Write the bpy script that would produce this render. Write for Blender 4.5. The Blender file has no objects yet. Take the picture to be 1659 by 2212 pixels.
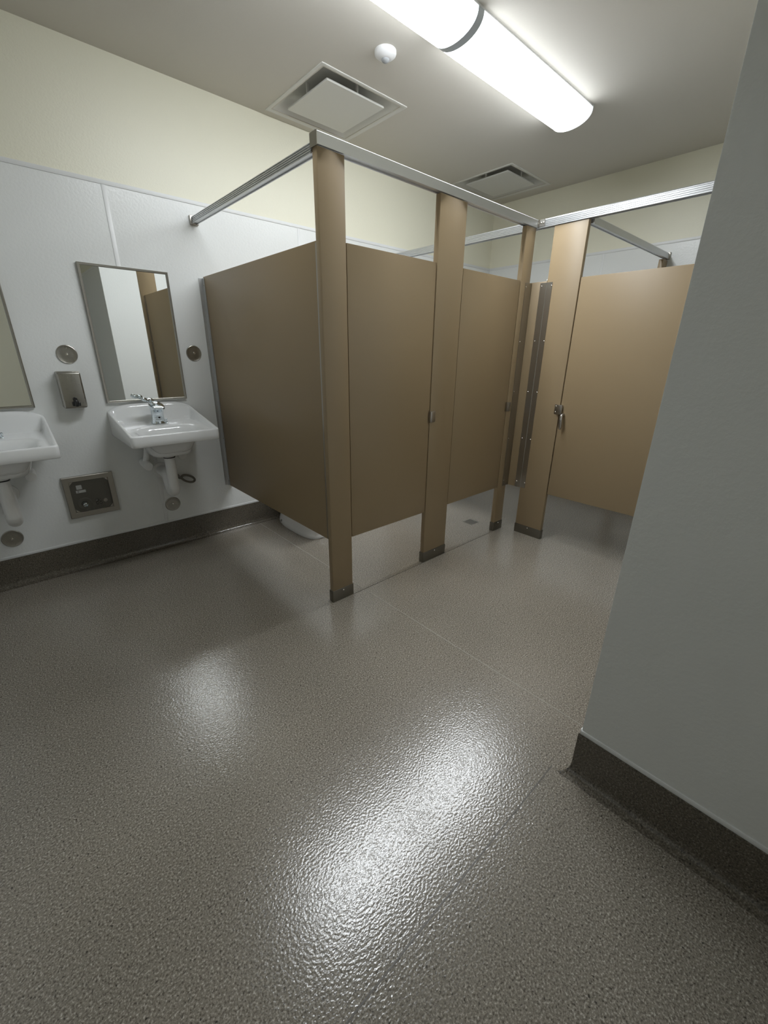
import bpy, bmesh, math
from mathutils import Vector, Matrix
C = bpy.context.scene.collection
S = bpy.context.scene
PI = math.pi

# ---------------------------------------------------------------- camera, light, exposure
cam_d = bpy.data.cameras.new('camera'); cam = bpy.data.objects.new('camera', cam_d); C.objects.link(cam)
cam.location = (-1.1504, -3.0534, 1.3154)
cam.rotation_euler = (1.2051, -0.0100, -0.7332)
cam_d.sensor_fit = 'VERTICAL'; cam_d.sensor_height = 24.0; cam_d.sensor_width = 18.0
cam_d.lens = 898.68 / 2212 * 24.0
cam_d.clip_start = 0.02
S.camera = cam
w = bpy.data.worlds.new('world'); S.world = w; w.use_nodes = True
w.node_tree.nodes['Background'].inputs[0].default_value = (0.05, 0.05, 0.05, 1)
w.node_tree.nodes['Background'].inputs[1].default_value = 0.5
S.view_settings.view_transform = 'Standard'; S.view_settings.look = 'None'
S.view_settings.gamma = 1.0; S.view_settings.use_curve_mapping = False
S.view_settings.exposure = 0.0
LENS_COLOR = (0.92, 0.965, 1.0); LENS_STRENGTH = 32.0
S.cycles.max_bounces = 7; S.cycles.diffuse_bounces = 4; S.cycles.glossy_bounces = 4
S.cycles.use_denoising = True; S.cycles.use_adaptive_sampling = True; S.cycles.adaptive_threshold = 0.06; S.cycles.adaptive_min_samples = 16
S.cycles.sample_clamp_indirect = 6.0
S.cycles.caustics_reflective = True

# ---------------------------------------------------------------- materials
def mat(name, color, rough=0.5, metal=0.0, spec=0.5, emit=None, strength=0.0, coat=0.0):
    m = bpy.data.materials.new(name); m.use_nodes = True
    b = m.node_tree.nodes['Principled BSDF']
    b.inputs['Base Color'].default_value = (*color, 1)
    b.inputs['Roughness'].default_value = rough
    b.inputs['Metallic'].default_value = metal
    b.inputs['Specular IOR Level'].default_value = spec
    if coat: b.inputs['Coat Weight'].default_value = coat; b.inputs['Coat Roughness'].default_value = 0.05
    if emit:
        b.inputs['Emission Color'].default_value = (*emit, 1); b.inputs['Emission Strength'].default_value = strength
    return m
def nodes(m): return m.node_tree.nodes, m.node_tree.links, m.node_tree.nodes['Principled BSDF']
def coords(m, scale=(1, 1, 1)):
    n, l, b = nodes(m)
    g = n.new('ShaderNodeNewGeometry'); mp = n.new('ShaderNodeMapping'); mp.inputs['Scale'].default_value = scale
    l.new(g.outputs['Position'], mp.inputs['Vector']); return mp.outputs[0]
def noise(m, vec, scale, detail=2.0, rough=0.5):
    n, l, b = nodes(m); t = n.new('ShaderNodeTexNoise'); t.inputs['Scale'].default_value = scale
    t.inputs['Detail'].default_value = detail; t.inputs['Roughness'].default_value = rough
    l.new(vec, t.inputs['Vector']); return t.outputs['Fac']
def ramp(m, fac, stops):
    n, l, b = nodes(m); r = n.new('ShaderNodeValToRGB'); el = r.color_ramp.elements
    while len(el) < len(stops): el.new(0.5)
    for e, (p, c) in zip(el, stops): e.position = p; e.color = (*c, 1)
    l.new(fac, r.inputs[0]); return r.outputs[0]
def bump(m, height, dist, strength=1.0, prev=None):
    n, l, b = nodes(m); x = n.new('ShaderNodeBump'); x.inputs['Distance'].default_value = dist
    x.inputs['Strength'].default_value = strength
    l.new(height, x.inputs['Height'])
    if prev: l.new(prev, x.inputs['Normal'])
    return x.outputs[0]
def setnorm(m, o): n, l, b = nodes(m); l.new(o, b.inputs['Normal'])
def mixcol(m, a, bb, fac=None, facv=0.5, mode='MIX'):
    n, l, b = nodes(m); x = n.new('ShaderNodeMix'); x.data_type = 'RGBA'; x.blend_type = mode
    x.inputs[0].default_value = facv
    if fac: l.new(fac, x.inputs[0])
    l.new(a, x.inputs[6]); l.new(bb, x.inputs[7]); return x.outputs[2]

def floor_material(name, k=1.0):
    m = mat(name, (0.2, 0.19, 0.17), 0.36, spec=0.75)
    n, l, b = nodes(m); v = coords(m)
    base = ramp(m, noise(m, v, 200, 2.5, 0.65), [(0.30, (0.070, 0.060, 0.046)), (0.44, (0.210, 0.188, 0.155)), (0.56, (0.280, 0.255, 0.213)), (0.70, (0.58, 0.54, 0.475))])
    dark = ramp(m, noise(m, v, 130, 1, 0.5), [(0.24, (0.25, 0.25, 0.25)), (0.36, (1, 1, 1))])
    broad = ramp(m, noise(m, v, 1.6, 3, 0.5), [(0.3, (0.92, 0.92, 0.91)), (0.7, (1.06, 1.05, 1.04))])
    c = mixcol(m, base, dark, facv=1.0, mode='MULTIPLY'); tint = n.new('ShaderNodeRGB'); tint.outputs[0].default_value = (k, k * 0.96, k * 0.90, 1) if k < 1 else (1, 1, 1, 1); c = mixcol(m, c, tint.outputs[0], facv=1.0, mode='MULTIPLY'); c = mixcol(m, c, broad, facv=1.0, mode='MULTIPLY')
    l.new(c, b.inputs['Base Color'])
    vv = coords(m, (1.0, 1.25, 1.0))
    setnorm(m, bump(m, noise(m, vv, 125, 1.5, 0.45), 0.0010, 0.72))
    rr = n.new('ShaderNodeMapRange'); l.new(noise(m, v, 3.0, 3), rr.inputs[0]); rr.inputs[3].default_value = 0.15; rr.inputs[4].default_value = 0.21
    l.new(rr.outputs[0], b.inputs['Roughness'])
    return m
FLOOR = floor_material('speckled_vinyl')
COVE_SHADED = floor_material('cove_vinyl_shaded', 0.45)  # same vinyl as the floor, with the shade on the base put into its colour
def peel(name, col, rough, sc, dist, spec=0.5, strength=0.6):
    m = mat(name, col, rough, spec=spec); v = coords(m)
    setnorm(m, bump(m, noise(m, v, sc, 3, 0.55), dist, strength)); return m
PANELW = peel('white_wall_sheet', (0.765, 0.78, 0.77), 0.28, 75, 0.0013, strength=0.65)
PAINT = peel('cream_paint', (0.78, 0.76, 0.625), 0.40, 120, 0.0014, strength=0.6)
CEIL = peel('ceiling_paint', (0.64, 0.61, 0.55), 0.7, 110, 0.0008, strength=0.3)
TRIMW = mat('white_pvc_trim', (0.74, 0.75, 0.75), 0.35)
TAN = peel('tan_powder_coat', (0.312, 0.232, 0.136), 0.40, 900, 0.0002, strength=0.3)
def brushed(name, col, rough, scale):
    m = mat(name, col, rough, 1.0); n, l, b = nodes(m); v = coords(m, scale)
    r = n.new('ShaderNodeMapRange'); l.new(noise(m, v, 60, 3), r.inputs[0]); r.inputs[3].default_value = rough - 0.08; r.inputs[4].default_value = rough + 0.08
    l.new(r.outputs[0], b.inputs['Roughness']); return m
STEEL = brushed('brushed_stainless', (0.42, 0.40, 0.365), 0.34, (1, 1, 14))
STEELH = brushed('brushed_stainless_across', (0.40, 0.385, 0.35), 0.30, (14, 14, 1))
DARKST = brushed('dark_recess_steel', (0.17, 0.165, 0.15), 0.42, (6, 6, 1))
SHOE = brushed('shoe_steel', (0.23, 0.215, 0.185), 0.36, (14, 14, 1))
ALU = mat('satin_aluminium', (0.60, 0.61, 0.62), 0.34, 0.85)
CHROME = mat('chrome', (0.74, 0.80, 0.84), 0.07, 1.0)
SCREW = mat('polished_screw', (0.9, 0.88, 0.84), 0.12, 1.0)
MIRROR = mat('mirror_silver', (0.90, 0.915, 0.90), 0.0, 1.0)
PORC = mat('white_porcelain', (0.80, 0.81, 0.81), 0.10, coat=0.4)
PVC = mat('white_pipe_cover', (0.80, 0.80, 0.785), 0.32)
BLACK = mat('black_plastic', (0.012, 0.012, 0.012), 0.3)
STICK = mat('sticker_paper', (0.42, 0.42, 0.40), 0.6)
BRAID = mat('braided_hose', (0.20, 0.185, 0.16), 0.45, 0.6)
WELD = mat('weld_bead', (0.36, 0.335, 0.285), 0.3)
SEAMD = mat('dark_floor_joint', (0.07, 0.062, 0.05), 0.5)
WELDF = mat('faint_weld_bead', (0.27, 0.25, 0.21), 0.35)
WELDD = mat('weld_bead_dark', (0.12, 0.11, 0.095), 0.35)
WPLAST = mat('white_plastic', (0.72, 0.72, 0.72), 0.35)
VENTW = mat('vent_enamel', (0.68, 0.675, 0.64), 0.45)
LENS = mat('lit_lens', (0.9, 0.93, 0.95), 0.4, emit=LENS_COLOR, strength=LENS_STRENGTH)
def lens_falloff(m):   # prismatic lens: brightest straight down under the tubes, dimmer on its flanks
    n, l, b = nodes(m); g = n.new('ShaderNodeNewGeometry'); sp = n.new('ShaderNodeSeparateXYZ'); l.new(g.outputs['Normal'], sp.inputs[0])
    r = n.new('ShaderNodeMapRange'); l.new(sp.outputs['Z'], r.inputs[0])
    r.inputs[1].default_value = -0.95; r.inputs[2].default_value = -0.05; r.inputs[3].default_value = LENS_STRENGTH; r.inputs[4].default_value = LENS_STRENGTH * 0.10
    p = n.new('ShaderNodeSeparateXYZ'); l.new(g.outputs['Position'], p.inputs[0])   # the tubes stop short of each section's ends
    def op(o, a, v):
        k = n.new('ShaderNodeMath'); k.operation = o; l.new(a, k.inputs[0])
        if v is not None: k.inputs[1].default_value = v
        return k.outputs[0]
    d = op('ABSOLUTE', op('SUBTRACT', op('ABSOLUTE', op('SUBTRACT', p.outputs['X'], 0.8175), None), 0.5625), None)
    e = n.new('ShaderNodeMapRange'); e.interpolation_type = 'SMOOTHSTEP'; l.new(d, e.inputs[0]); e.inputs[1].default_value = 0.46; e.inputs[2].default_value = 0.565; e.inputs[3].default_value = 1.0; e.inputs[4].default_value = 0.16
    k = n.new('ShaderNodeMath'); k.operation = 'MULTIPLY'; l.new(r.outputs[0], k.inputs[0]); l.new(e.outputs[0], k.inputs[1])
    l.new(k.outputs[0], b.inputs['Emission Strength'])
lens_falloff(LENS)
DARKV = mat('duct_grey', (0.22, 0.22, 0.21), 0.6)
EYE = mat('grey_sensor_eye', (0.30, 0.31, 0.32), 0.6)
GREYB = mat('grey_lens_band', (0.48, 0.52, 0.56), 0.4)

# ---------------------------------------------------------------- helpers
def link(name, bm, m, parent=None, smooth=None):
    me = bpy.data.meshes.new(name); bmesh.ops.recalc_face_normals(bm, faces=bm.faces[:]); bm.to_mesh(me); bm.free()
    me.materials.append(m)
    if smooth is not None:
        for p in me.polygons: p.use_smooth = True
        me.set_sharp_from_angle(angle=math.radians(smooth))
    o = bpy.data.objects.new(name, me); C.objects.link(o)
    if parent: o.parent = parent
    return o
def tag(o, label, cat, group=None):
    o['label'] = label; o['category'] = cat
    if group: o['group'] = group
    return o
def thing(name, label, cat, loc=(0, 0, 0), group=None):
    o = bpy.data.objects.new(name, None); C.objects.link(o); o.location = loc; o.empty_display_size = 0.1
    return tag(o, label, cat, group)
def at(o, loc):   # meshes below are made in world coordinates; this shifts them to a thing's own frame
    o.matrix_parent_inverse = Matrix.Translation(-Vector(loc)); return o
def struct(o): o['kind'] = 'structure'; return o
def box(bm, x0, x1, y0, y1, z0, z1, bev=0.0, seg=2):
    r = bmesh.ops.create_cube(bm, size=1.0)
    for v in r['verts']:
        v.co = Vector(((x0 + x1) / 2 + v.co.x * (x1 - x0), (y0 + y1) / 2 + v.co.y * (y1 - y0), (z0 + z1) / 2 + v.co.z * (z1 - z0)))
    if bev > 0:
        es = list({e for v in r['verts'] for e in v.link_edges})
        bmesh.ops.bevel(bm, geom=es, offset=bev, segments=seg, affect='EDGES', profile=0.5)
    return bm
def B(*a, **k): bm = bmesh.new(); return box(bm, *a, **k)
def prism(bm, pts, fn, t0, t1):
    """pts: outline (a,b); fn(a,b,t)->xyz; extruded t0..t1"""
    A = [bm.verts.new(fn(a, b, t0)) for a, b in pts]; Z = [bm.verts.new(fn(a, b, t1)) for a, b in pts]
    n = len(pts); bm.faces.new(A); bm.faces.new(Z)
    for i in range(n): bm.faces.new((A[i], A[(i + 1) % n], Z[(i + 1) % n], Z[i]))
    return bm
def rings(bm, rs, cap0=True, cap1=True, closed=False):
    R = [[bm.verts.new(p) for p in r] for r in rs]; n = len(R[0])
    pairs = list(zip(R[:-1], R[1:])) + ([(R[-1], R[0])] if closed else [])
    for a, b in pairs:
        for i in range(n): bm.faces.new((a[i], a[(i + 1) % n], b[(i + 1) % n], b[i]))
    if not closed:
        if cap0: bm.faces.new(R[0])
        if cap1: bm.faces.new(R[-1])
    return bm
def lathe(bm, c, axis, prof, n=28):
    """prof: list (radius, offset along axis)"""
    ax = Vector(axis).normalized(); u = ax.orthogonal().normalized(); v = ax.cross(u); c = Vector(c)
    rings(bm, [[c + ax * h + u * (max(r, 1e-4) * math.cos(2 * PI * i / n)) + v * (max(r, 1e-4) * math.sin(2 * PI * i / n)) for i in range(n)] for r, h in prof])
    return bm
def LA(*a, **k): bm = bmesh.new(); return lathe(bm, *a, **k)
def tube(bm, pts, rad, n=14, closed=False):
    P = [Vector(p) for p in pts]; N = len(P); rr = rad if isinstance(rad, (list, tuple)) else [rad] * N
    rs = []; u = None
    for i in range(N):
        a = P[(i - 1) % N] if (closed or i > 0) else P[i]; b = P[(i + 1) % N] if (closed or i < N - 1) else P[i]
        t = (b - a).normalized()
        u = t.orthogonal().normalized() if u is None else (u - t * u.dot(t)).normalized()
        v = t.cross(u)
        rs.append([P[i] + u * rr[i] * math.cos(2 * PI * k / n) + v * rr[i] * math.sin(2 * PI * k / n) for k in range(n)])
    rings(bm, rs, closed=closed); return bm
def smooth_path(pts, sub=8):
    P = [Vector(p) for p in pts]; out = []
    for i in range(len(P) - 1):
        p0 = P[max(i - 1, 0)]; p1 = P[i]; p2 = P[i + 1]; p3 = P[min(i + 2, len(P) - 1)]
        for k in range(sub):
            t = k / sub
            out.append(0.5 * ((2 * p1) + (p2 - p0) * t + (2 * p0 - 5 * p1 + 4 * p2 - p3) * t * t + (3 * p1 - p0 - 3 * p2 + p3) * t ** 3))
    out.append(P[-1]); return out
def screw(parent, c, axis, r=0.0045, m=None, loc=None, name='screw'):
    o = link(name, LA(c, axis, [(r, 0), (r, 0.001), (r * 0.8, 0.0025), (r * 0.35, 0.0032)], n=12), m or SCREW, parent, 60)
    if loc is not None: at(o, loc)
    return o

# ---------------------------------------------------------------- room
D = 1.3843; X2 = 1.6695; XF = 3.12; YW = -2.744; XW = 0.0; H = 2.738; HW = 2.168; HB = 0.173
XL = -1.68; YR = -3.97
# floor
fl = struct(link('floor', B(XL - 0.15, XF + 0.15, YR - 0.15, 0.15, -0.08, 0.0), FLOOR))
def seam(x0, x1, y0, y1, m=WELD): return link('weld_seam', B(x0, x1, y0, y1, -0.001, 0.0006), m, fl)
seam(0.2100, 0.2142, YW + 0.04, -0.05)
seam(0.13, X2 - 0.03, -1.3885, -1.3845, SEAMD)
seam(XL + 0.05, -0.03, -2.6905, -2.6870, WELDD)
seam(-0.2125, -0.2103, YR + 0.05, -2.95, WELDF)
# ceiling with openings for the two diffusers
def ceiling():
    vs = [(0.84, -0.3715), (2.65, -0.3715)]; h = 0.285
    xs = [XL - 0.15, vs[0][0] - h, vs[0][0] + h, vs[1][0] - h, vs[1][0] + h, XF + 0.15]
    ys = [YR - 0.15, vs[0][1] - h, vs[0][1] + h, 0.15]
    bm = bmesh.new(); V = {}
    for i, x in enumerate(xs):
        for j, y in enumerate(ys):
            for k, z in enumerate((H, H + 0.02)): V[i, j, k] = bm.verts.new((x, y, z))
    hole = {(1, 1), (3, 1)}
    for i in range(5):
        for j in range(3):
            if (i, j) in hole:
                for a, b in (((i, j), (i + 1, j)), ((i + 1, j), (i + 1, j + 1)), ((i + 1, j + 1), (i, j + 1)), ((i, j + 1), (i, j))):
                    bm.faces.new((V[(*a, 0)], V[(*b, 0)], V[(*b, 1)], V[(*a, 1)]))
                continue
            for k in (0, 1): bm.faces.new([V[i, j, k], V[i + 1, j, k], V[i + 1, j + 1, k], V[i, j + 1, k]])
    c = struct(link('ceiling', bm, CEIL))
    link('ceiling_deck', B(XL - 0.15, XF + 0.15, YR - 0.15, 0.15, H + 0.14, H + 0.2), DARKV, c)
    return c
ceiling()
# walls: painted body, white sheets below HW standing 4 mm proud, pvc strips at joints, cap and foot
PT = 0.004
def wall(name, bx, axis, face, sgn, s0, s1, joints, sheets=True, m=PAINT, gaps=()):
    """axis 0: wall plane x=face facing sgn; s runs along y.  axis 1: plane y=face"""
    wl = struct(link(name, B(*bx), m))
    def bb(a, b, z0, z1, d0, d1, bev=0):
        lo, hi = sorted((face + sgn * d0, face + sgn * d1))
        return B(lo, hi, a, b, z0, z1, bev=bev) if axis == 0 else B(a, b, lo, hi, z0, z1, bev=bev)
    if sheets:
        ed = [s0] + sorted(j for j in joints if s0 < j < s1) + [s1]
        for a, b in zip(ed[:-1], ed[1:]):
            link('wall_sheet', bb(a + 0.0015, b - 0.0015, HB + 0.004, HW - 0.002, -0.002, PT), PANELW, wl)
        for j in ed[1:-1]:
            link('joint_strip', bb(j - 0.011, j + 0.011, HB + 0.012, HW, PT - 0.0005, PT + 0.0022, bev=0.0008), TRIMW, wl, 40)
        link('cap_strip', bb(s0, s1, HW - 0.018, HW + 0.003, -0.001, PT + 0.0035, bev=0.0012), TRIMW, wl, 40)
        link('foot_strip', bb(s0, s1, HB, HB + 0.015, -0.001, PT + 0.0035, bev=0.0012), TRIMW, wl, 40)
    return wl
J = [-0.4561 + 1.2125 * k for k in range(-2, 4)]
w_back = wall('wall_back', (XL - 0.15, XF + 0.15, PT, 0.15, 0, H + 0.05), 1, PT, -1, XL, XF, J)
w_far = wall('wall_far', (XF + PT, XF + 0.15, YW - 0.15, 0.15, 0, H + 0.05), 0, XF + PT, -1, YW, 0, [-1.195 + 1.2125 * k for k in (-1, 0, 1)][1:2] + [-2.4075])
w_right = wall('wall_right', (XW + PT, XW + 0.14, YR - 0.15, YW - PT, 0, H + 0.05), 0, XW + PT, -1, YR, YW, [])
w_alc = wall('wall_front', (XW + 0.14, XF + 0.15, YW - 0.15, YW - PT, 0, H + 0.05), 1, YW - PT, 1, XW + 0.002, XF, [1.2, 2.41])
w_left = wall('wall_left', (XL - 0.15, XL - PT, YR - 0.15, 0.15, 0, H + 0.05), 0, XL - PT, 1, YR, 0, [-1.2, -2.41])
w_rear = wall('wall_rear', (XL - 0.15, XW + 0.14, YR - 0.15, YR - PT, 0, H + 0.05), 1, YR - PT, 1, -0.42, XW, [])
# painted entrance door behind the photographer, seen only in the left mirror
dr = struct(link('door_1', B(-1.52, -0.58, YR - 0.02, YR + 0.02, 0.01, 2.12, bev=0.003), PAINT))
for a in ((-1.59, -1.52, 0, 2.19), (-0.58, -0.51, 0, 2.19)): link('door_frame', B(a[0], a[1], YR - 0.03, YR + 0.035, a[2], a[3], bev=0.003), PAINT, dr)
link('door_frame', B(-1.52, -0.58, YR - 0.03, YR + 0.035, 2.12, 2.19, bev=0.003), PAINT, dr)
# cove base: same vinyl turned up the wall, with a coved foot; shade is darkened into its colour, except the lit front return
PROF = [(0.0055, HB), (0.0055, 0.036), (0.0070, 0.026), (0.0105, 0.016), (0.017, 0.008), (0.026, 0.003), (0.036, 0.0008), (0.038, 0.0)]
def cove(name, p0, p1, nrm, e0, e1, m=None):
    """e0/e1: +1 convex (profile grows past the end), -1 concave, 0 square"""
    p0 = Vector((*p0, 0)); p1 = Vector((*p1, 0)); d = (p1 - p0).normalized(); n = Vector((*nrm, 0))
    bm = bmesh.new(); pr = [(-0.003, HB)] + PROF + [(-0.003, 0.0)]
    A = [bm.verts.new(p0 + n * a - d * (a * e0) + Vector((0, 0, z))) for a, z in pr]
    Z = [bm.verts.new(p1 + n * a + d * (a * e1) + Vector((0, 0, z))) for a, z in pr]
    k = len(pr); bm.faces.new(A); bm.faces.new(Z)
    for i in range(k): bm.faces.new((A[i], A[(i + 1) % k], Z[(i + 1) % k], Z[i]))
    return struct(link(name, bm, m or COVE_SHADED, None, 40))
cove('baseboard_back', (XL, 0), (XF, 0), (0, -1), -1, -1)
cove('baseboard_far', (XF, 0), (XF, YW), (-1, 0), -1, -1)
cove('baseboard_front', (XF, YW), (XW, YW), (0, 1), -1, 1, FLOOR)  # lit return keeps the undarkened floor vinyl
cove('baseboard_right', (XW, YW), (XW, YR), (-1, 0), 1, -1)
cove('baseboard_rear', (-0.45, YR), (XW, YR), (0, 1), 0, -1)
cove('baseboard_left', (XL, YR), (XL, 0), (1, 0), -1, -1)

# ---------------------------------------------------------------- ceiling fixture
def fixture():
    y0, a, h = -1.355, 0.130, 0.088
    xs = (-0.335, 0.797, 0.838, 1.955)
    t = thing('ceiling_light', 'lit white wraparound ceiling light in two end-to-end sections above the stall fronts', 'ceiling light', (0.81, y0, H))
    L = (0.81, y0, H)
    def arc(s=1.0, dz=0.0, n=22):
        return [(y0 + a * s * math.cos(PI * i / n), H - 0.012 - (h - 0.012) * s * (math.sin(PI * i / n) ** 0.8) - dz) for i in range(n + 1)]
    f = lambda p, q, x: (x, p, q)
    at(link('housing', B(xs[0] + 0.003, xs[3] - 0.003, y0 - a + 0.004, y0 + a - 0.004, H - 0.0115, H + 0.0005), WPLAST, t), L)
    for p, q in ((xs[0], xs[1]), (xs[2], xs[3])):
        bm = bmesh.new(); prism(bm, arc(), f, p, q); at(link('lens', bm, LENS, t, 50), L)
    bm = bmesh.new(); prism(bm, arc(1.004), f, xs[1] + 0.0005, xs[2] - 0.0005); at(link('joint_band', bm, GREYB, t, 50), L)
    for x in (xs[0] - 0.006, xs[3] + 0.0005):
        bm = bmesh.new(); prism(bm, [(y0 - a * 1.02, H)] + [(p, q) for p, q in reversed(arc(1.02))] + [(y0 + a * 1.02, H)], f, x, x + 0.005)
        at(link('end_cap', bm, WPLAST, t, 50), L)
fixture()
# diffusers
def diffuser(cx, cy, label):
    L = (cx, cy, H); t = thing('ceiling_diffuser', label, 'air vent', L, 'square air diffusers in the ceiling')
    def sq(h, z, r=0.004, k=3):
        out = []
        for qx, qy, a0 in ((1, 1, 0), (-1, 1, 90), (-1, -1, 180), (1, -1, 270)):
            for i in range(k + 1):
                a = math.radians(a0 + 90 * i / k); out.append((cx + qx * (h - r) + r * math.cos(a), cy + qy * (h - r) + r * math.sin(a), z))
        return out
    bm = bmesh.new()
    rings(bm, [sq(0.316, H), sq(0.316, H - 0.004), sq(0.312, H - 0.005), sq(0.300, H - 0.0045), sq(0.284, H + 0.004, 0.02), sq(0.270, H + 0.015, 0.03), sq(0.256, H + 0.030, 0.04), sq(0.242, H + 0.046, 0.05), sq(0.226, H + 0.060, 0.05), sq(0.2, H + 0.068, 0.05)], cap0=False, cap1=True)
    at(link('back_pan', bm, VENTW, t, 40), L)
    bm = bmesh.new(); rings(bm, [sq(0.213, H + 0.004), sq(0.2145, H - 0.004), sq(0.213, H - 0.0065)]); at(link('face_plate', bm, VENTW, t, 40), L)
    for sx, sy in ((-1, 0.1), (0.1, -1), (1, -0.1), (-0.1, 1)):
        x, y = cx + sx * 0.19, cy + sy * 0.19
        at(link('hanger', B(x - 0.006, x + 0.006, y - 0.006, y + 0.006, H + 0.004, H + 0.07), VENTW, t), L)
    return t
diffuser(0.84, -0.3715, 'square flush ceiling air diffuser above the first stall, beside the domed sensor')
diffuser(2.65, -0.3715, 'smaller-looking square ceiling air diffuser at the far end of the ceiling')
# occupancy sensor
def sensor():
    c = (0.715, -0.972, H); t = thing('ceiling_sensor', 'round white domed sensor on the ceiling between diffuser and light', 'sensor', c)
    at(link('sensor_body', LA(c, (0, 0, -1), [(0.055, 0), (0.0555, 0.010), (0.053, 0.016), (0.045, 0.022), (0.034, 0.029), (0.024, 0.032)], n=40), WPLAST, t, 40), c)
    at(link('sensor_lens', LA(c, (0, 0, -1), [(0.0205, 0.028), (0.0205, 0.034), (0.017, 0.040), (0.010, 0.044), (0.003, 0.046)], n=28), EYE, t, 60), c)
sensor()

# ---------------------------------------------------------------- toilet partitions
ZB, ZT, HP = 0.3616, 1.7586, 2.062
def pilaster(axis, a0, a1, face, label, shoe_screw=None, h=HP, sgn=-1, th=0.032):
    """axis 1: front in plane y=face facing -y; axis 0: front in plane x=face facing -x"""
    def bb(a, b, d0, d1, z0, z1, bev=0.0):
        lo, hi = face + d0, face + d1
        return B(a, b, lo, hi, z0, z1, bev=bev) if axis == 1 else B(lo, hi, a, b, z0, z1, bev=bev)
    mid = (a0 + a1) / 2; L = (mid, face + th / 2, 0) if axis == 1 else (face + th / 2, mid, 0)
    t = thing('partition_pilaster', label, 'partition post', L, 'tan metal posts of the toilet stalls')
    at(link('post_body', bb(a0, a1, 0, th, 0.004, h, 0.0025), TAN, t, 40), L)
    at(link('floor_shoe', bb(a0 - 0.004, a1 + 0.004, -0.0025, th + 0.0025, 0.0, 0.071, 0.001), SHOE, t, 40), L)
    p = (mid, face - 0.0025, 0.057) if axis == 1 else (face - 0.0025, mid, 0.057)
    screw(t, p, (0, -1, 0) if axis == 1 else (-1, 0, 0), loc=L)
    return t, L
p1, L1 = pilaster(1, -0.008, 0.1265, -D, 'tan corner stall post nearest the camera, at the end of the long side panel')
p2, L2 = pilaster(1, 0.7241, 0.9394, -D, 'wide tan stall post between the two front stall doors')
p3, L3 = pilaster(1, 1.5371, 1.6458, -D, 'narrow tan stall post right of the second front door, in the inner corner')
p4, L4 = pilaster(0, -1.7071, -1.4950, X2, 'tan stall post left of the right-hand door with a padlock-like latch')
p5, L5 = pilaster(0, YW + 0.006, -2.566, X2, 'tan stall post where the right-hand door meets the wall, past its far edge')
def wall_post():
    L = (3.07, -1.70, 0); t = thing('partition_pilaster', 'narrow tan post against the far wall, seen above the right-hand door', 'partition post', L, 'tan metal posts of the toilet stalls')
    at(link('post_body', B(3.015, 3.118, -1.716, -1.684, 0.004, 2.03, bev=0.0025), TAN, t, 40), L)
    at(link('floor_shoe', B(3.011, 3.119, -1.7185, -1.6815, 0, 0.071, bev=0.001), SHOE, t, 40), L)
wall_post()
# side panel of first stall (plane x=const)
def side_panel():
    L = (0.03, -0.68, ZB); t = thing('partition_panel', 'large tan side panel of the first stall, running from the sink wall to the corner post', 'partition panel', L, 'tan metal panels dividing the stalls')
    at(link('panel_sheet', B(0.014, 0.040, -D + 0.034, -0.014, ZB, ZT, bev=0.002), TAN, t, 40), L)
    ch = bmesh.new()
    box(ch, 0.0105, 0.0135, -0.034, -0.0005, ZB + 0.004, ZT - 0.008); box(ch, 0.0405, 0.0435, -0.034, -0.0005, ZB + 0.004, ZT - 0.008)
    box(ch, -0.012, 0.066, -0.0035, -0.0004, ZB + 0.004, ZT - 0.008)
    br = at(link('wall_bracket', ch, ALU, t), L)
    for z in (0.40, 0.72, 1.05, 1.39, 1.71):
        at(link('screw', LA((0.0105, -0.022, z), (-1, 0, 0), [(0.005, 0), (0.004, 0.002), (0.0015, 0.003)], n=12), STEEL, t, 60), L)
        at(link('screw', LA((0.0105, -D + 0.050, z), (-1, 0, 0), [(0.005, 0), (0.004, 0.002), (0.0015, 0.003)], n=12), SCREW, t, 60), L)
    at(link('corner_bracket', B(0.0108, 0.0138, -D + 0.036, -D + 0.066, ZB + 0.004, ZT - 0.008), STEEL, t), L)
side_panel()
def far_panel():
    L = (X2 + 0.013, -0.75, ZB); t = thing('partition_panel', 'tan dividing panel between narrow corner post and latch post, mostly hidden behind the front stalls', 'partition panel', L, 'tan metal panels dividing the stalls')
    at(link('panel_sheet', B(X2 + 0.0005, X2 + 0.0265, -1.4925, -0.014, ZB, ZT, bev=0.002), TAN, t, 40), L)
    st = bmesh.new(); xf = X2 - 0.0025
    prism(st, [(-1.533, xf + 0.0025), (-1.533, xf), (-1.4955, xf), (-1.4936, xf - 0.0012), (-1.4917, xf), (-1.4495, xf), (-1.4495, xf + 0.0025)], lambda a, b, z: (b, a, z), 0.366, 1.750)
    at(link('joint_plate', st, STEEL, t), L)
    for z in (1.730, 1.399, 1.067, 0.736, 0.406):
        for y in (-1.4605, -1.5285): screw(t, (xf, y, z), (-1, 0, 0), 0.0042, loc=L)
    # angle on the corner post face
    ang = bmesh.new(); box(ang, 1.592, 1.6675, -D - 0.0028, -D - 0.0003, 0.362, 1.752); box(ang, 1.6655, 1.6690, -D - 0.0028, -D + 0.034, 0.362, 1.752)
    at(link('corner_angle', ang, STEEL, t), L)
    for z in (1.727, 1.395, 1.065, 0.731, 0.406): screw(t, (1.603, -D - 0.0028, z), (0, -1, 0), 0.0038, loc=L)
    at(link('pivot_pin', LA((X2 + 0.012, -1.486, ZT - 0.002), (0, 0, 1), [(0.005, 0), (0.005, 0.012), (0.003, 0.014)], n=12), STEEL, t, 50), L)
far_panel()
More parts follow.
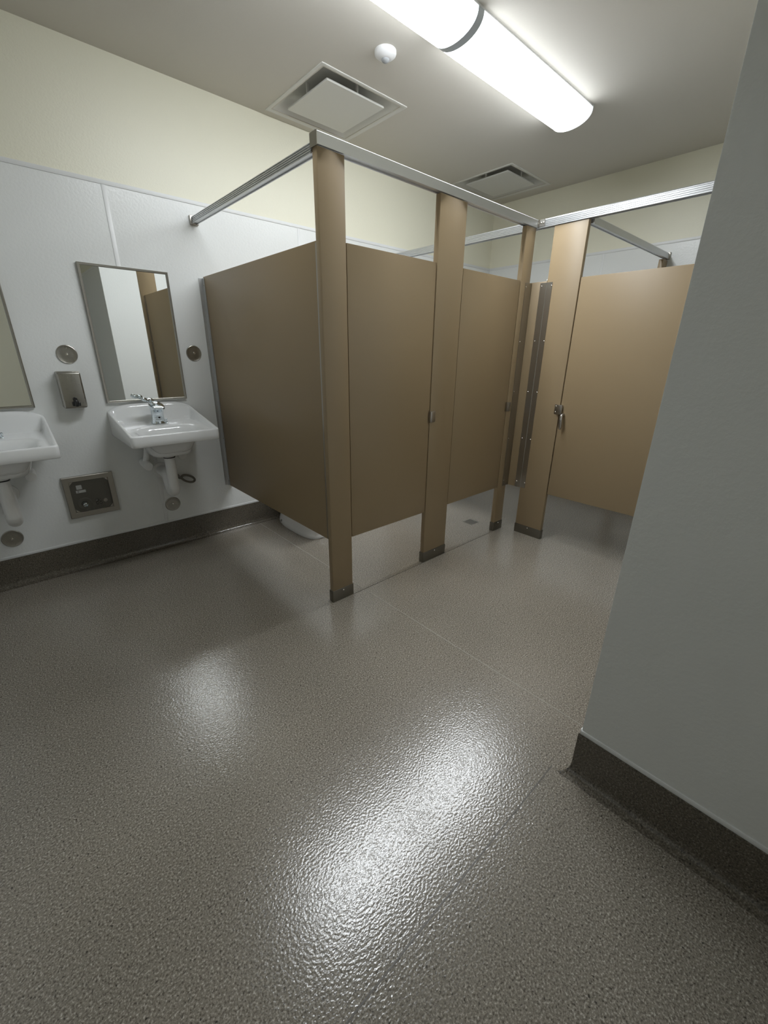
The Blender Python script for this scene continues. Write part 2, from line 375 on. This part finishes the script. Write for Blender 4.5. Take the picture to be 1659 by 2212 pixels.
# doors
def keeper(t, L, axis, c, keypos):
    """stainless strike box: c = centre on face; axis 1 faces -y, 0 faces -x"""
    h, wd = 0.031, 0.022
    if axis == 1:
        bm = B(c[0] - wd, c[0] + wd, c[1] - 0.003, c[1], c[2] - h, c[2] + h, bev=0.001); box(bm, c[0] - wd - 0.012, c[0] + 0.004, c[1] - 0.017, c[1] - 0.0005, c[2] - h, c[2] + h, bev=0.002)
    else:
        bm = B(c[0] - 0.003, c[0], c[1] - wd, c[1] + wd, c[2] - h, c[2] + h, bev=0.001); box(bm, c[0] - 0.017, c[0] - 0.0005, c[1] - wd - 0.014, c[1] + 0.002, c[2] - h, c[2] + h, bev=0.002)
    return at(link('latch_keeper', bm, STEEL, t, 40), L)
def door(axis, a0, a1, face, label, th=0.025, hinge_at=0):
    L = ((a0 + a1) / 2, face, ZB) if axis == 1 else (face, (a0 + a1) / 2, ZB)
    t = thing('stall_door', label, 'door', L, 'tan metal stall doors')
    def bb(p, q, d0, d1, z0, z1, bev=0.0): return B(p, q, face + d0, face + d1, z0, z1, bev=bev) if axis == 1 else B(face + d0, face + d1, p, q, z0, z1, bev=bev)
    at(link('door_leaf', bb(a0, a1, 0.003, 0.003 + th, ZB, ZT, 0.002), TAN, t, 40), L)
    hy = a0 - 0.004 if hinge_at == 0 else a1 - 0.002
    for z in (ZB + 0.045, ZT - 0.045): at(link('hinge', bb(hy, hy + 0.006, 0.008, 0.02, z - 0.03, z + 0.03), STEEL, t), L)
    return t, L
d1, Ld = door(1, 0.1315, 0.7190, -D, 'closed tan front stall door nearest the sinks, between corner post and wide post')
d2, Ld2 = door(1, 0.9450, 1.5325, -D, 'closed tan second front stall door, between wide post and narrow corner post', hinge_at=0)
d3, Ld3 = door(0, -2.560, -1.7130, X2, 'tan stall door at the right, partly behind the white foreground wall, with hanging pull', hinge_at=0)
keeper(p2, L2, 1, (0.745, -D, 0.965), 0)
keeper(p3, L3, 1, (1.553, -D, 0.965), 0)
keeper(p4, L4, 0, (X2, -1.695, 0.967), 0)
for z in (0.987, 0.949): screw(p4, (X2 - 0.003, -1.683, z), (-1, 0, 0), 0.0042, loc=L4)
for z in (0.987, 0.944): screw(p2, (0.759, -D - 0.003, z), (0, -1, 0), 0.0036, loc=L2)
# pull on right-hand door: rounded drop handle
bm = bmesh.new()
tube(bm, smooth_path([(X2 + 0.003, -1.741, 0.936), (X2 - 0.024, -1.742, 0.934), (X2 - 0.033, -1.743, 0.915), (X2 - 0.030, -1.743, 0.875), (X2 - 0.022, -1.741, 0.838)], 6), [0.009] * 7 + [0.010] * 6 + [0.012] * 6 + [0.011] * 3 + [0.009, 0.006, 0.003], 12)
at(link('pull_handle', bm, STEEL, d3, 60), Ld3)

# headrails
def rail(name, label, axis, a0, a1, front, z0, z1, wd, grooves, facing=-1):
    """ribbed anti-grip rail; cross-section in (d, z), d from the front face inwards"""
    hgt = z1 - z0; P = [(0.0, 0.0)]
    if grooves:
        for k in range(4):
            b = 0.10 + 0.19 * k; P += [(0.0, b * hgt), (0.0034, (b + 0.025) * hgt), (0.0034, (b + 0.075) * hgt), (0.0, (b + 0.10) * hgt)]
    P += [(0.0, 0.84 * hgt), (wd * 0.28, 1.0 * hgt), (wd * 0.45, 0.93 * hgt), (wd * 0.72, 1.0 * hgt), (wd, 0.84 * hgt), (wd, 0.0), (wd * 0.85, 0.0), (wd * 0.85, hgt * 0.10), (wd * 0.15, hgt * 0.10), (wd * 0.15, 0.0)]
    sg = -facing
    f = (lambda d, z, t: (t, front + sg * d, z0 + z)) if axis == 1 else (lambda d, z, t: (front + sg * d, t, z0 + z))
    bm = bmesh.new(); prism(bm, P, f, a0, a1)
    L = ((a0 + a1) / 2, front, z0) if axis == 1 else (front, (a0 + a1) / 2, z0)
    t = thing('partition_rail', label, 'rail', L, 'aluminium head rails of the stalls')
    at(link('rail_bar', bm, ALU, t, 25), L)
    return t, L
r1, R1 = rail('r', 'aluminium head rail along the tops of the two front stall doors', 1, -0.009, X2 - 0.006, -D - 0.006, 2.064, 2.112, 0.044, False)
r2, R2 = rail('r', 'ribbed white-grey aluminium head rail across the right-hand stalls from sink wall to foreground wall', 0, YW + 0.004, -0.004, X2 - 0.006, 2.064, 2.112, 0.044, True)
r3, R3 = rail('r', 'aluminium side rail from the near corner post back to the sink wall', 0, -D + 0.036, -0.016, -0.012, 2.044, 2.085, 0.034, True)
r4, R4 = rail('r', 'grey aluminium rail behind the right-hand door running to the far wall', 1, X2 + 0.040, XF - 0.016, -1.722, 2.040, 2.084, 0.034, False)
bm = B(-0.0125, -0.0095, -D - 0.008, -D + 0.040, 2.060, 2.107); at(link('end_cap', bm, STEEL, r1), R1)
for (t, L, xx, yy, z0, z1) in ((r3, R3, (-0.020, 0.030), (-0.0155, -0.0005), 2.040, 2.089), (r4, R4, (XF - 0.0155, XF - 0.0005), (-1.730, -1.680), 2.036, 2.088), (r2, R2, (X2 - 0.014, X2 + 0.045), (-0.0038, -0.0004), 2.058, 2.116)):
    at(link('wall_socket', B(xx[0], xx[1], yy[0], yy[1], z0, z1, bev=0.002), STEEL, t, 40), L)
bm = B(1.645, X2 - 0.0062, -D - 0.0085, -D - 0.0062, 2.070, 2.108); box(bm, X2 - 0.0085, X2 - 0.0062, -D - 0.045, -D - 0.0062, 2.070, 2.108)
at(link('corner_connector', bm, STEEL, r1), R1)
for y in (-D - 0.020, -D - 0.036): screw(r1, (X2 - 0.0085, y, 2.090), (-1, 0, 0), 0.0055, loc=R1)

# ---------------------------------------------------------------- sinks
def sstep(a, b, x):
    t = min(1, max(0, (x - a) / (b - a))); return t * t * (3 - 2 * t)
def make_sink(cx, label):
    Lp = 0.48; HWd = 0.2475; RIM = 0.872
    L = (cx, 0, 0.80); t = thing('wall_sink', label, 'sink', L, 'white wall-hung sinks')
    e = [0, .0015, .004, .009, .014, .020, .027, .035, .045, .060]
    xs = [-HWd + v for v in e] + [-HWd + .06 + (2 * HWd - .12) * i / 40 for i in range(1, 40)] + [HWd - v for v in reversed(e)]
    ys = [0, .006, .014, .022, .03, .04, .05, .062, .075] + [.075 + (Lp - .135) * i / 34 for i in range(1, 35)] + [Lp - v for v in reversed(e[:-1])]
    R = 0.022
    def plan(x, y, ins=0.0):
        sx = 1 if x > 0 else -1; ax = abs(x)
        a = (ax - (HWd - R)) / R; b = (y - (Lp - R)) / R
        if a > 0 and b > 0:
            m = max(a, b) / math.hypot(a, b); a *= m; b *= m; ax = HWd - R + a * R; y = Lp - R + b * R
        taper = 1 - 0.02 * (y / Lp) - 0.0
        return sx * ax * taper * (1 - ins / HWd), y - ins * (y / Lp)
    def top(x, y):
        ds = HWd - abs(x); df = Lp - y; u = x / HWd; v = y / Lp
        S = 0.962 + (RIM - 0.962) * v
        crest = 0.962 + 0.041 * (1 - abs(u) ** 4)
        rim = S + (crest - 0.962) * (1 - sstep(0.0, 0.09, y))
        deck = 0.894 - 0.036 * v
        wgt = sstep(.011, .034, ds) * sstep(.013, .028, df) * sstep(.014, .052, y)
        z = rim * (1 - wgt) + deck * wgt
        for d, on in ((ds, 1), (df, 1)):
            if d < .006: z -= .006 - math.sqrt(max(0, .006 ** 2 - (.006 - d) ** 2))
        r = ((abs(x) / 0.190) ** 3.2 + (abs(y - 0.320) / 0.118) ** 3.2) ** (1 / 3.2)
        z -= 0.125 * (1 - sstep(.45, 1.0, r)) + 0.004 * (1 - sstep(.95, 1.12, r))
        return z
    def bot(x, y):
        v = y / Lp; z = 0.812 + (0.809 - 0.812) * v
        r = ((abs(x) / 0.155) ** 3.5 + (abs(y - 0.25) / 0.155) ** 3.5) ** (1 / 3.5)
        return z - 0.095 * (1 - sstep(.72, 1.0, r))
    bm = bmesh.new(); G = []; K = []
    nx, ny = len(xs), len(ys)
    for j, y in enumerate(ys):
        G.append([bm.verts.new((cx + plan(x, y)[0], -plan(x, y)[1] - 0.0008, top(x, y))) for x in xs])
        K.append([bm.verts.new((cx + plan(x, y, .008)[0], -plan(x, y, .008)[1] - 0.0008, bot(x, y))) for x in xs])
    for j in range(ny - 1):
        for i in range(nx - 1):
            bm.faces.new((G[j][i], G[j][i + 1], G[j + 1][i + 1], G[j + 1][i])); bm.faces.new((K[j][i], K[j][i + 1], K[j + 1][i + 1], K[j + 1][i]))
    bd = [(0, j) for j in range(ny)] + [(i, ny - 1) for i in range(1, nx)] + [(nx - 1, j) for j in range(ny - 2, -1, -1)] + [(i, 0) for i in range(nx - 2, 0, -1)]
    prev = [G[j][i] for i, j in bd]
    for f, ins in ((0.5, 0.0), (0.92, 0.0), (0.98, 0.003)):
        cur = []
        for i, j in bd:
            a, b = G[j][i].co, K[j][i].co; px, py = plan(xs[i], ys[j], ins)
            cur.append(bm.verts.new((cx + px, -py - 0.0008, a.z + (b.z - a.z) * f)))
        for k in range(len(bd)): k2 = (k + 1) % len(bd); bm.faces.new((prev[k], prev[k2], cur[k2], cur[k]))
        prev = cur
    low = [K[j][i] for i, j in bd]
    for k in range(len(bd)): k2 = (k + 1) % len(bd); bm.faces.new((prev[k], prev[k2], low[k2], low[k]))
    at(link('basin', bm, PORC, t, 55), L)
    dz = 0.742
    at(link('drain_ring', LA((cx, -0.32, 0.7435), (0, 0, 1), [(0.026, 0), (0.026, 0.002), (0.020, 0.0025), (0.018, 0.0005)], n=24), CHROME, t, 40), L)
    # faucet
    fx, fy, fz = cx + 0.0, -0.122, 0.886
    def sec(z, x, y, a, b, p=3.0, n=28, tilt=0.0):
        out = []
        a *= 1.42; b *= 1.15
        for i in range(n):
            an = 2 * PI * i / n; c, s = math.cos(an), math.sin(an)
            X = a * (abs(c) ** (2 / p)) * (1 if c >= 0 else -1); Y = b * (abs(s) ** (2 / p)) * (1 if s >= 0 else -1)
            out.append((x + X, y + Y, z + tilt * Y))
        return out
    bm = bmesh.new()
    rings(bm, [sec(fz, fx, fy, .029, .026), sec(fz + .006, fx, fy, .028, .025), sec(fz + .03, fx - .001, fy - .004, .0245, .022), sec(fz + .06, fx - .003, fy - .010, .0235, .023), sec(fz + .085, fx - .004, fy - .020, .026, .034, tilt=.15), sec(fz + .104, fx - .004, fy - .032, .029, .052, tilt=.22), sec(fz + .113, fx - .004, fy - .034, .027, .052, tilt=.22), sec(fz + .118, fx - .004, fy - .030, .020, .040, tilt=.2)])
    fa = at(link('faucet', bm, CHROME, t, 50), L)
    o = link('sensor_eye', LA((fx, fy - .0295, fz + .038), (0, -1, 0.15), [(.0065, -0.004), (.0065, 0.002), (.004, 0.0035)], n=16), BLACK, fa, 50)
    o = link('aerator', LA((fx - .004, fy - .070, fz + .092), (0, 0.1, -1), [(.010, -0.006), (.010, .004), (.008, .006)], n=18), CHROME, fa, 50)
    bm = bmesh.new()
    rings(bm, [sec(fz + .112, fx - .006, fy - .012, .021, .022), sec(fz + .120, fx - .006, fy - .012, .022, .023), sec(fz + .130, fx - .010, fy - .012, .020, .021), sec(fz + .136, fx - .012, fy - .012, .012, .013)])
    tube(bm, smooth_path([(fx - .012, fy - .010, fz + .128), (fx - .032, fy - .012, fz + .147), (fx - .052, fy - .014, fz + .145), (fx - .078, fy - .016, fz + .158)], 6), [.013] * 6 + [.0115] * 6 + [.0125] * 5 + [.008, .004], 12)
    o = link('lever', bm, CHROME, fa, 55)
    at(link('lift_knob', LA((cx + .046, -0.128, 0.884), (0, 0, 1), [(.006, 0), (.004, .003), (.004, .016), (.0062, .019), (.0055, .025), (.002, .027)], n=16), CHROME, t, 50), L)
    # overflow hood and waste
    ty = -0.25; tx = cx - 0.008
    at(link('tail_pipe', LA((tx, ty, 0.752), (0, 0, -1), [(.033, 0), (.033, .04), (.030, .045), (.030, .062)], n=28), PVC, t, 40), L)
    at(link('black_tie', LA((tx, ty, 0.692), (0, 0, -1), [(.0335, 0), (.0345, .002), (.0335, .005)], n=28), BLACK, t, 40), L)
    path = smooth_path([(tx, ty, .690), (tx, ty, .62), (tx - .001, ty, .54), (tx, ty + .004, .492), (tx, ty + .030, .462), (tx, ty + .062, .458), (tx, ty + .092, .480), (tx, ty + .105, .515), (tx, ty + .125, .545), (tx, ty + .165, .556), (tx, ty + .248, .556)], 6)
    rad = []
    for p in path:
        if p.z > .5 and p.y < ty + .02: rad.append(.0310 + .004 * sstep(.69, .5, p.z) if False else .0305)
        else: rad.append(.034)
    at(link('trap_cover', tube(bmesh.new(), path, rad, 20), PVC, t, 60), L)
    at(link('clean_out', LA((tx, ty + .045, .436), (0, 0, -1), [(.020, -0.01), (.020, .006), (.012, .009)], n=20), PVC, t, 40), L)
    at(link('wall_flange', LA((tx, -.0005, .556), (0, -1, 0), [(.052, 0), (.050, .006), (.038, .010)], n=28), PVC, t, 40), L)
    # covered stops either side and their risers
    for sx, z in ((-.105, .628), (.110, .668)):
        x = cx + sx
        at(link('stop_cover', LA((x, -.0006, z), (0, -1, -0.1), [(.026, 0), (.0275, .02), (.0275, .112), (.025, .118), (.010, .119)], n=24), PVC if sx < 0 else PVC, t, 40), L)
        at(link('riser_pipe', tube(bmesh.new(), smooth_path([(x, -.05, z), (x + .01 * (1 if sx < 0 else -1), -.07, z + .05), (x + .03 * (1 if sx < 0 else -1), -.08, .78), (x + .035 * (1 if sx < 0 else -1), -.08, .82)], 6), .019, 14), PVC, t, 60), L)
    at(link('stop_ring', LA((cx + .110, -.095, .658), (0, -1, -0.1), [(.0265, 0), (.028, .003), (.0265, .010), (.021, .011)], n=24), CHROME, t, 40), L)
    return t
s2 = make_sink(-0.424, 'white wall-hung sink with chrome faucet beneath the fully visible mirror')
s1 = make_sink(-1.222, 'white wall-hung sink cut off by the left edge of the photo')
# braided hose loop under the right-hand sink
L = (-0.29, 0, 0.47); hz = thing('supply_hose', 'looped dark braided hose on the wall behind the visible sink trap', 'hose', L)
lp = [( -0.282 + 0.042 * math.cos(a) + 0.0, -0.045 - 0.012 * math.sin(a), 0.475 + 0.026 * math.sin(a) - 0.018 * math.cos(a)) for a in [2 * PI * i / 28 for i in range(28)]]
at(link('hose_loop', tube(bmesh.new(), lp, 0.0075, 12, closed=True), BRAID, hz, 60), L)
at(link('hose_fitting', tube(bmesh.new(), [(-0.338, -0.0006, 0.50), (-0.338, -0.045, 0.495), (-0.322, -0.047, 0.487)], [.011, .011, .009], 12), BRAID, hz, 40), L)
at(link('hose_end', tube(bmesh.new(), smooth_path([(-0.425, -0.001, .575), (-0.440, -.032, .555), (-0.435, -.036, .525), (-0.40, -.036, .500), (-0.345, -.040, .494)], 6), .0075, 12), BRAID, hz, 60), L)

# ---------------------------------------------------------------- mirrors
def mirror(x0, x1, label):
    z0, z1 = 1.0130, 1.7600; L = ((x0 + x1) / 2, 0, z0); t = thing('wall_mirror', label, 'mirror', L, 'steel-framed mirrors above the sinks')
    fw = 0.013; bm = bmesh.new()
    prof = [(0.0, 0.0005), (0.0, 0.016), (0.0035, 0.018), (fw - 0.002, 0.016), (fw, 0.0115), (fw, 0.0005)]   # (inward, depth)
    cs = [(x0, z0, 1, 1), (x1, z0, -1, 1), (x1, z1, -1, -1), (x0, z1, 1, -1)]
    R = [[bm.verts.new((cx + sx * a, -d, cz + sz * a)) for a, d in prof] for cx, cz, sx, sz in cs]
    n = len(prof)
    for k in range(4):
        p, q = R[k], R[(k + 1) % 4]
        for i in range(n): bm.faces.new((p[i], p[(i + 1) % n], q[(i + 1) % n], q[i]))
    at(link('mirror_frame', bm, STEELH, t, 25), L)
    at(link('mirror_glass', B(x0 + 0.006, x1 - 0.006, -0.0112, -0.002, z0 + 0.006, z1 - 0.006), MIRROR, t), L)
    for v in [o for o in t.children if o.name.startswith('mirror_glass')][0].data.vertices: v.co.y += 0.005 * (v.co.x - L[0])   # hung a quarter degree out of true
    return t
mirror(-0.6620, -0.1990, 'tall steel-framed mirror fully in view above the right-hand sink')
mirror(-1.4680, -1.0050, 'steel-framed mirror cut off at the left edge of the photo')

# ---------------------------------------------------------------- cover plates
def plate(x, z, r, label):
    c = (x, -0.0004, z); t = thing('cover_plate', label, 'cover plate', c, 'round steel cover plates on the sink wall')
    at(link('plate_disc', LA(c, (0, -1, 0), [(r, 0), (r, .002), (r * .97, .0045), (r * .93, .0055), (r * .90, .0048), (r * .5, .0056), (r * .16, .0058), (r * .12, .004), (.001, .004)], n=44), STEELH, t, 30), c)
    at(link('screw', LA((x, -.0044, z), (0, -1, 0), [(r * .11, 0), (r * .09, .0025), (r * .04, .003)], n=14), SCREW, t, 50), c)
plate(-0.801, 1.289, 0.050, 'round steel cover plate directly above the soap dispenser')
plate(-0.106, 1.299, 0.049, 'round steel cover plate between the mirror and the stall side panel')
plate(-1.272, 0.293, 0.050, 'round steel cover plate low on the wall under the cut-off left sink')
plate(-0.399, 0.302, 0.050, 'round steel cover plate low on the wall under the fully visible sink')

# ---------------------------------------------------------------- soap dispenser
def soap():
    x0, x1, z0, z1 = -0.880, -0.768, 1.001, 1.196; L = (-0.824, 0, 1.0); t = thing('soap_dispenser', 'boxy brushed steel soap dispenser with black push valve, left of the mirror', 'soap dispenser', L)
    bm = B(x0, x1, -0.068, -0.0006, z0, z1, bev=0.010, seg=4); at(link('dispenser_body', bm, STEELH, t, 45), L)
    bm = B(x0 + .004, x1 - .004, -0.056, -0.001, z1 - .002, z1 + .004, bev=0.002); at(link('lid', bm, STEELH, t, 45), L)
    at(link('lock', LA((-0.822, -.068, 1.051), (0, -1, 0), [(.011, 0), (.011, .004), (.008, .006), (.004, .004)], n=22), BLACK, t, 45), L)
    bm = B(-0.840, -0.800, -0.082, -0.066, 1.014, 1.036, bev=0.004); lathe(bm, (-0.820, -.078, 1.032), (0, -0.2, -1), [(.010, -0.012), (.013, 0), (.010, .018), (.005, .022)], n=16)
    at(link('push_valve', bm, BLACK, t, 45), L)
soap()

# ---------------------------------------------------------------- recessed hose box (shallow tray applied on the wall sheet)
def hosebox():
    x0, x1, z0, z1 = -0.982, -0.720, 0.3425, 0.599; L = (-0.851, 0, 0.343); t = thing('wall_hose_box', 'square steel-framed recessed faucet box low on the wall between the sinks', 'wall box', L)
    fw = 0.031; bm = bmesh.new(); prof = [(0, 0.0005), (0, 0.020), (0.003, 0.0225), (fw - .002, 0.0215), (fw, 0.019), (fw, 0.0005)]
    cs = [(x0, z0, 1, 1), (x1, z0, -1, 1), (x1, z1, -1, -1), (x0, z1, 1, -1)]
    R = [[bm.verts.new((cx + sx * a, -d, cz + sz * a)) for a, d in prof] for cx, cz, sx, sz in cs]; n = len(prof)
    for k in range(4):
        p, q = R[k], R[(k + 1) % 4]
        for i in range(n): bm.faces.new((p[i], p[(i + 1) % n], q[(i + 1) % n], q[i]))
    at(link('box_frame', bm, STEEL, t, 30), L)
    i0, i1, j0, j1 = x0 + fw, x1 - fw, z0 + fw, z1 - fw
    at(link('back_plate', B(i0 - .002, i1 + .002, -0.003, -0.0006, j0 - .002, j1 + .002), DARKST, t), L)
    def X(px, py): return None
    for (cx, cz, sx, sz) in ((i0, j0, 1, 1), (i1, j0, -1, 1), (i1, j1, -1, -1), (i0, j1, 1, -1)):
        bm = bmesh.new(); prism(bm, [(cx, cz), (cx + sx * .022, cz), (cx, cz + sz * .022)], lambda a, b, y: (a, y, b), -0.0130, -0.003)
        at(link('corner_gusset', bm, STEEL, t), L); screw(t, (cx + sx * .007, -.013, cz + sz * .007), (0, -1, 0), .0035, loc=L)
    at(link('paper_sticker', B(-0.919, -0.891, -0.0040, -0.0031, 0.514, 0.540), STICK, t), L)
    at(link('label_sticker', B(-0.925, -0.875, -0.0040, -0.0031, 0.492, 0.508), STICK, t), L)
    at(link('label_mark', LA((-0.914, -.0040, .500), (0, -1, 0), [(.005, 0), (.005, .0003)], n=14), DARKV, t), L)
    d = (-0.895, -.003, 0.418)
    at(link('dish', LA(d, (0, -1, 0), [(.040, 0), (.040, .0025), (.036, .004), (.030, .003), (.018, .0025), (.016, .006), (.016, .009)], n=36), DARKST, t, 40), L)
    at(link('spout', LA((d[0], -.011, d[2] + .004), (0.0, -1, -0.25), [(.012, 0), (.013, .010), (.013, .020), (.0105, .022), (.0085, .014)], n=24), CHROME, t, 45), L)
    k = (-0.822, -.003, 0.418); bm = bmesh.new(); lathe(bm, k, (0, -1, 0), [(.008, 0), (.008, .009), (.006, .011)], n=16)
    for q in range(4):
        a = PI / 4 + q * PI / 2; lathe(bm, (k[0] + .013 * math.cos(a), k[1], k[2] + .013 * math.sin(a)), (0, -1, 0), [(.0068, 0), (.0068, .008), (.005, .0095)], n=12)
    at(link('valve_key', bm, DARKST, t, 45), L)
    at(link('lock', LA((-0.786, -.003, .421), (0, -1, 0), [(.011, 0), (.011, .006), (.007, .006), (.006, .003)], n=20), STEEL, t, 45), L)
hosebox()

# ---------------------------------------------------------------- toilet, floor drain
def toilet():
    cx = 0.455; L = (cx, -0.3, 0); t = thing('toilet', 'white floor toilet whose base shows below the long tan side panel', 'toilet', L)
    def sec(z, yb, yf, hw, n=48):
        out = []; ym = (yb + yf) / 2; a = (yf - yb) / 2
        for i in range(n):
            an = 2 * PI * i / n; c, s = math.cos(an), math.sin(an)
            p = 2.2 if s < 0 else 3.4
            out.append((cx + hw * (abs(c) ** (2 / p)) * (1 if c >= 0 else -1), ym - a * (abs(s) ** (2 / p)) * (-1 if s >= 0 else 1) * 1.0, z))
        return out
    bm = bmesh.new()
    S_ = [(0.0, -.015, -.615, .125), (.012, -.012, -.620, .127), (.030, -.015, -.612, .122), (.07, -.03, -.585, .108), (.14, -.05, -.575, .100), (.21, -.06, -.600, .108), (.27, -.07, -.650, .135), (.33, -.08, -.700, .165), (.375, -.08, -.722, .180), (.390, -.085, -.722, .180), (.392, -.10, -.705, .165), (.38, -.22, -.68, .130), (.30, -.26, -.62, .100), (.22, -.30, -.52, .050)]
    rings(bm, [sec(z, yb, yf, hw) for z, yb, yf, hw in S_]); at(link('bowl', bm, PORC, t, 60), L)
    bm = bmesh.new(); rings(bm, [sec(.393, -.20, -.725, .182), sec(.408, -.20, -.727, .184), sec(.413, -.205, -.718, .176), sec(.413, -.27, -.66, .115), sec(.393, -.27, -.66, .112)], closed=True)
    at(link('seat', bm, WPLAST, t, 50), L)
    for sx in (-1, 1): at(link('bolt_cap', LA((cx + sx * .106, -.16, .022), (0, 0, 1), [(.013, 0), (.012, .008), (.007, .014)], n=16), DARKV if sx < 0 else WPLAST, t, 50), L)
    bm = bmesh.new(); tube(bm, smooth_path([(cx, -.0006, .62), (cx, -.07, .62), (cx, -.115, .60), (cx, -.12, .50), (cx, -.12, .385)], 6), .019, 14); lathe(bm, (cx, -.12, .60), (0, 0, 1), [(.030, 0), (.034, .03), (.030, .075), (.012, .085)], n=24)
    at(link('flush_valve', bm, CHROME, t, 50), L)
toilet()
def floor_drain():
    c = (1.557, -1.153); L = (c[0], c[1], 0); t = thing('floor_drain', 'small square grey drain grate in the floor under the second front door', 'floor drain', L)
    at(link('drain_frame', B(c[0] - .050, c[0] + .050, c[1] - .050, c[1] + .050, 0.0, .0012), STEEL, t), L)
    at(link('drain_well', B(c[0] - .040, c[0] + .040, c[1] - .040, c[1] + .040, .0012, .0016), DARKST, t), L)
    for k in range(7):
        x = c[0] - .036 + k * .012; at(link('grate_bar', B(x - .0035, x + .0035, c[1] - .039, c[1] + .039, .0016, .0030), STEEL, t), L)
floor_drain()
